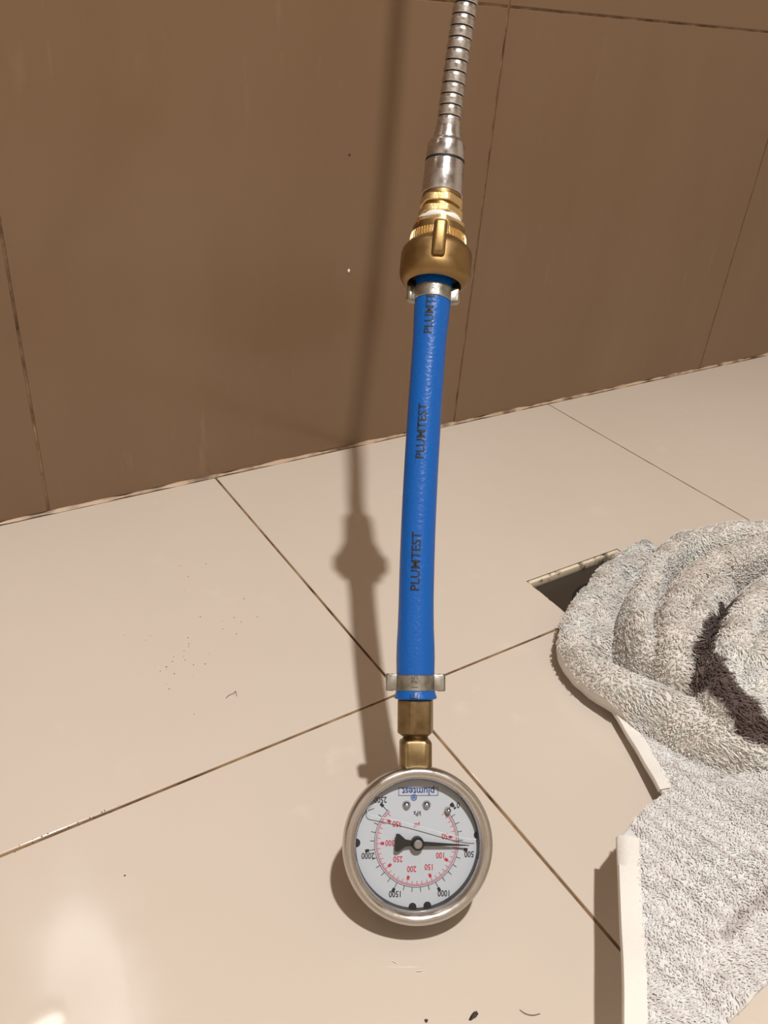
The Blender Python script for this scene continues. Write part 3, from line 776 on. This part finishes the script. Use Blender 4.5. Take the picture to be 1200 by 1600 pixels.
# loops: bent tapering fibres standing on the cloth
def fibres(V, q, part, dens, length, rad, tilt):
    tri = np.vstack([q[:, [0,1,2]], q[:, [0,2,3]]]); a, b, c = V[tri[:,0]], V[tri[:,1]], V[tri[:,2]]
    N_ = np.cross(b-a, c-a); ar = np.linalg.norm(N_, axis=1)/2
    pc = proj((a+b+c)/3); vis = (pc[:,0] < 1480) & (pc[:,1] < 1720) & (pc[:, 1] > 700)
    ar = ar*vis; n = int(ar.sum()*dens)
    k = rng.choice(len(tri), n, p=ar/ar.sum()); u, v = rng.random(n), rng.random(n); fl_ = u+v > 1; u[fl_] = 1-u[fl_]; v[fl_] = 1-v[fl_]
    P = a[k]+u[:,None]*(b[k]-a[k])+v[:,None]*(c[k]-a[k])
    # smooth vertex normals
    vn = np.zeros_like(V)
    for j in range(3): np.add.at(vn, tri[:, j], N_)
    vn /= np.linalg.norm(vn, axis=1)[:,None]+1e-12
    Nn = vn[tri[k,0]]*(1-u-v)[:,None]+vn[tri[k,1]]*u[:,None]+vn[tri[k,2]]*v[:,None]
    x, y, z = P.T
    keep = np.ones(n, bool)
    if part == 'A':
        d, _ = seg_dist(x, y, HA); keep &= d > .0078
        keep &= ~(inside(x, y, B_poly))
        keep &= bunch_h(x, y) < z+.004
    if part == 'B': d, _ = seg_dist(x, y, HB); keep &= d > .0088
    # rows of loops: the weave leaves fine dark lines
    row = np.sin((x*.82-y*.57)*2*PI/.0021+1.5*snoise(x, y, z, 120, 31)); keep &= rng.random(n) < .62+.38*row
    P, Nn = P[keep], Nn[keep]; n = len(P); x, y, z = P.T
    ang = (1.8*snoise(x, y, z, 95, 21)+.7*snoise(x, y, z, 420, 22)) if part == 'C' else (1.0+.9*snoise(x, y, z, 70, 21)+.5*snoise(x, y, z, 300, 22))
    D = np.stack([np.cos(ang), np.sin(ang), np.zeros(n)], 1)+rng.normal(0, .35, (n, 3))
    down = np.array([-.2, -.55, -.1]) if part == 'C' else np.array([-.1,-.5,0])
    D = D*.8+down; D -= (D*Nn).sum(1)[:,None]*Nn
    Lr = length*rng.uniform(.7, 1.2, n)[:,None]
    A1 = P+Nn*Lr*.42+D*Lr*tilt*.40; A2 = P+Nn*Lr*.46+D*Lr*tilt*1.0
    s1 = np.cross(Nn, D); s1 /= np.linalg.norm(s1, axis=1)[:,None]+1e-9; s2 = Nn
    up_ = np.cross(s1, A2-A1); up_ /= np.linalg.norm(up_, axis=1)[:,None]+1e-9; up_ *= np.sign((up_*Nn).sum(1))[:,None]
    R_ = rad*rng.uniform(.7, 1.25, n)[:,None]
    rows = []
    for j in range(3):
        t = 2*PI*j/3+PI/6; o_ = math.cos(t)*s1+math.sin(t)*up_; rows.append(P-Nn*.0006+o_*R_*.9)
    for j in range(3):
        t = 2*PI*j/3+PI/6; o_ = math.cos(t)*s1+math.sin(t)*up_; rows.append(A1+o_*R_*1.15)
    for j in range(3):
        t = 2*PI*j/3+PI/6; o_ = math.cos(t)*s1+math.sin(t)*up_; rows.append(A2+o_*R_*.8)
    VV = np.stack(rows, 1).reshape(-1, 3)
    f0 = np.array([(0,1,4,3),(1,2,5,4),(2,0,3,5),(3,4,7,6),(4,5,8,7),(5,3,6,8)]); FF = (f0[None]+9*np.arange(n)[:,None,None]).reshape(-1, 4)
    cc = towel_col(P, part)*rng.uniform(.90, 1.08, n)[:,None]
    return VV, FF, np.repeat(cc, 9, 0)
VV = []; FF = []; CC = []; nb = 0
for args in ((VC, qC, 'C', .95e6, .0033, .00043, 1.0), (VA, qA, 'A', 1.4e6, .0022, .00040, 1.0), (VB, qB, 'B', 1.4e6, .0025, .00042, 1.0)):
    v, f, c = fibres(*args); VV.append(v); FF.append(f+nb); CC.append(c); nb += len(v)
VV = np.vstack(VV)-TL; FF = np.vstack(FF); CC = np.clip(np.vstack(CC), 0, .97)
print('fibres', len(VV)//9, 'faces', len(FF))
me = bpy.data.meshes.new('terry_pile'); me.vertices.add(len(VV)); me.vertices.foreach_set('co', VV.astype(np.float32).ravel())
me.loops.add(FF.size); me.loops.foreach_set('vertex_index', FF.astype(np.int32).ravel())
me.polygons.add(len(FF)); me.polygons.foreach_set('loop_start', (4*np.arange(len(FF))).astype(np.int32))
me.update(calc_edges=True); me.validate()
ca = me.color_attributes.new('Col', 'FLOAT_COLOR', 'POINT'); ca.data.foreach_set('color', np.hstack([CC, np.ones((len(CC), 1))]).astype(np.float32).ravel())
finish('terry_pile', me, PILE, tw, sharp=0, kind='stuff')

# ------------------------------------------------------------------ small things on the floor and wall
def strand(name, label, cat, pts, r, m_, group=None):
    P = np.array([onz(x, y, .0003+h) for x, y, h in pts]); base = P.mean(0)*np.array([1,1,0])
    o = tube(name, catmull(P-base, 8), r, m_, None, 5); o.location = base; o['label'] = label; o['category'] = cat
    if group: o['group'] = group
HAIR = mat('dark_hair', (.10,.07,.05), .5)
strand('hair', 'tiny forked dark hair lying on the middle of the left floor tile', 'hair', [(353,1091,0),(358,1086,.0004),(365,1083,.001),(368,1080,.0004),(370,1088,0)], .00016, HAIR)
strand('hair', 'fine dark hair on the floor near the lower picture edge, left of the towel', 'hair', [(812,1578,0),(822,1584,.0005),(833,1586,.0006),(844,1584,0)], .00018, HAIR)
strand('lint', 'short pale lint thread on the floor just below the gauge, left one', 'lint', [(611,1501,0),(617,1503,.0006),(622,1506,0)], .00022, HEM)
strand('lint', 'pale lint thread on the floor below the gauge, right one', 'lint', [(648,1517,0),(655,1517,.0008),(664,1515,0)], .00022, HEM)
def speck(name, label, cat, px, py, r, m_, sx=1, ang=0, wall=False):
    bm = bmesh.new(); bmesh.ops.create_icosphere(bm, subdivisions=2, radius=r)
    for v in bm.verts:
        k = 1+.25*math.sin(v.co.x*9000+px)+.2*math.sin(v.co.y*11000+py); v.co *= k; v.co.x *= sx; v.co.z *= .35
    if wall:
        d = ray(px, py); P = CAM+d*((-r*.2-CAM[1])/d[1])
    else: P = onz(px, py, r*.2)
    o = from_bm(name, bm, m_, None, sharp=0); o.location = P; o.rotation_euler = (PI/2 if wall else 0, 0 if wall else 0, ang)
    o['label'] = label; o['category'] = cat
CRUMB = mat('dark_crumb', (.045,.033,.028), .7); PALE = mat('pale_crumb', (.9,.87,.84), .4)
speck('crumb', 'dark elongated crumb on the floor at the bottom edge of the picture', 'crumb', 741, 1587, .0012, CRUMB, 2.2, .2)
speck('crumb', 'small dark speck on the floor left of the elongated crumb', 'crumb', 666, 1595, .0008, CRUMB)
speck('crumb', 'tiny dark speck on the left floor tile above the forked hair', 'crumb', 260, 1042, .0005, CRUMB)
speck('crumb', 'tiny dark speck on the floor below the long grout line', 'crumb', 195, 1368, .0005, CRUMB)
speck('wall_speck', 'tiny black speck on the wall tile left of the chrome hose', 'speck', 546, 242, .0010, CRUMB, wall=True)
speck('wall_speck', 'small white fleck on the wall tile left of the brass coupling', 'speck', 545, 423, .0014, PALE, wall=True)
# fine spray of water on the left tile: one uncountable scatter
bm = bmesh.new()
for i in range(70):
    px, py = (random.gauss(300, 45), random.gauss(985, 50)) if i < 45 else (random.uniform(20, 200), 0)
    if i >= 45: py = 1338-.41*px+random.uniform(-5, 3)
    P = onz(px, py, 0); r = random.uniform(.0002, .00055)
    q = bmesh.ops.create_icosphere(bm, subdivisions=1, radius=r, matrix=Matrix.Translation(P))['verts']
    for v in q: v.co.z = v.co.z*.45 if v.co.z > 0 else 0
drops = from_bm('water_droplets', bm, WATER, None, sharp=0, kind='stuff')
drops['label'] = 'fine spray of tiny water droplets on the left floor tile'; drops['category'] = 'water'
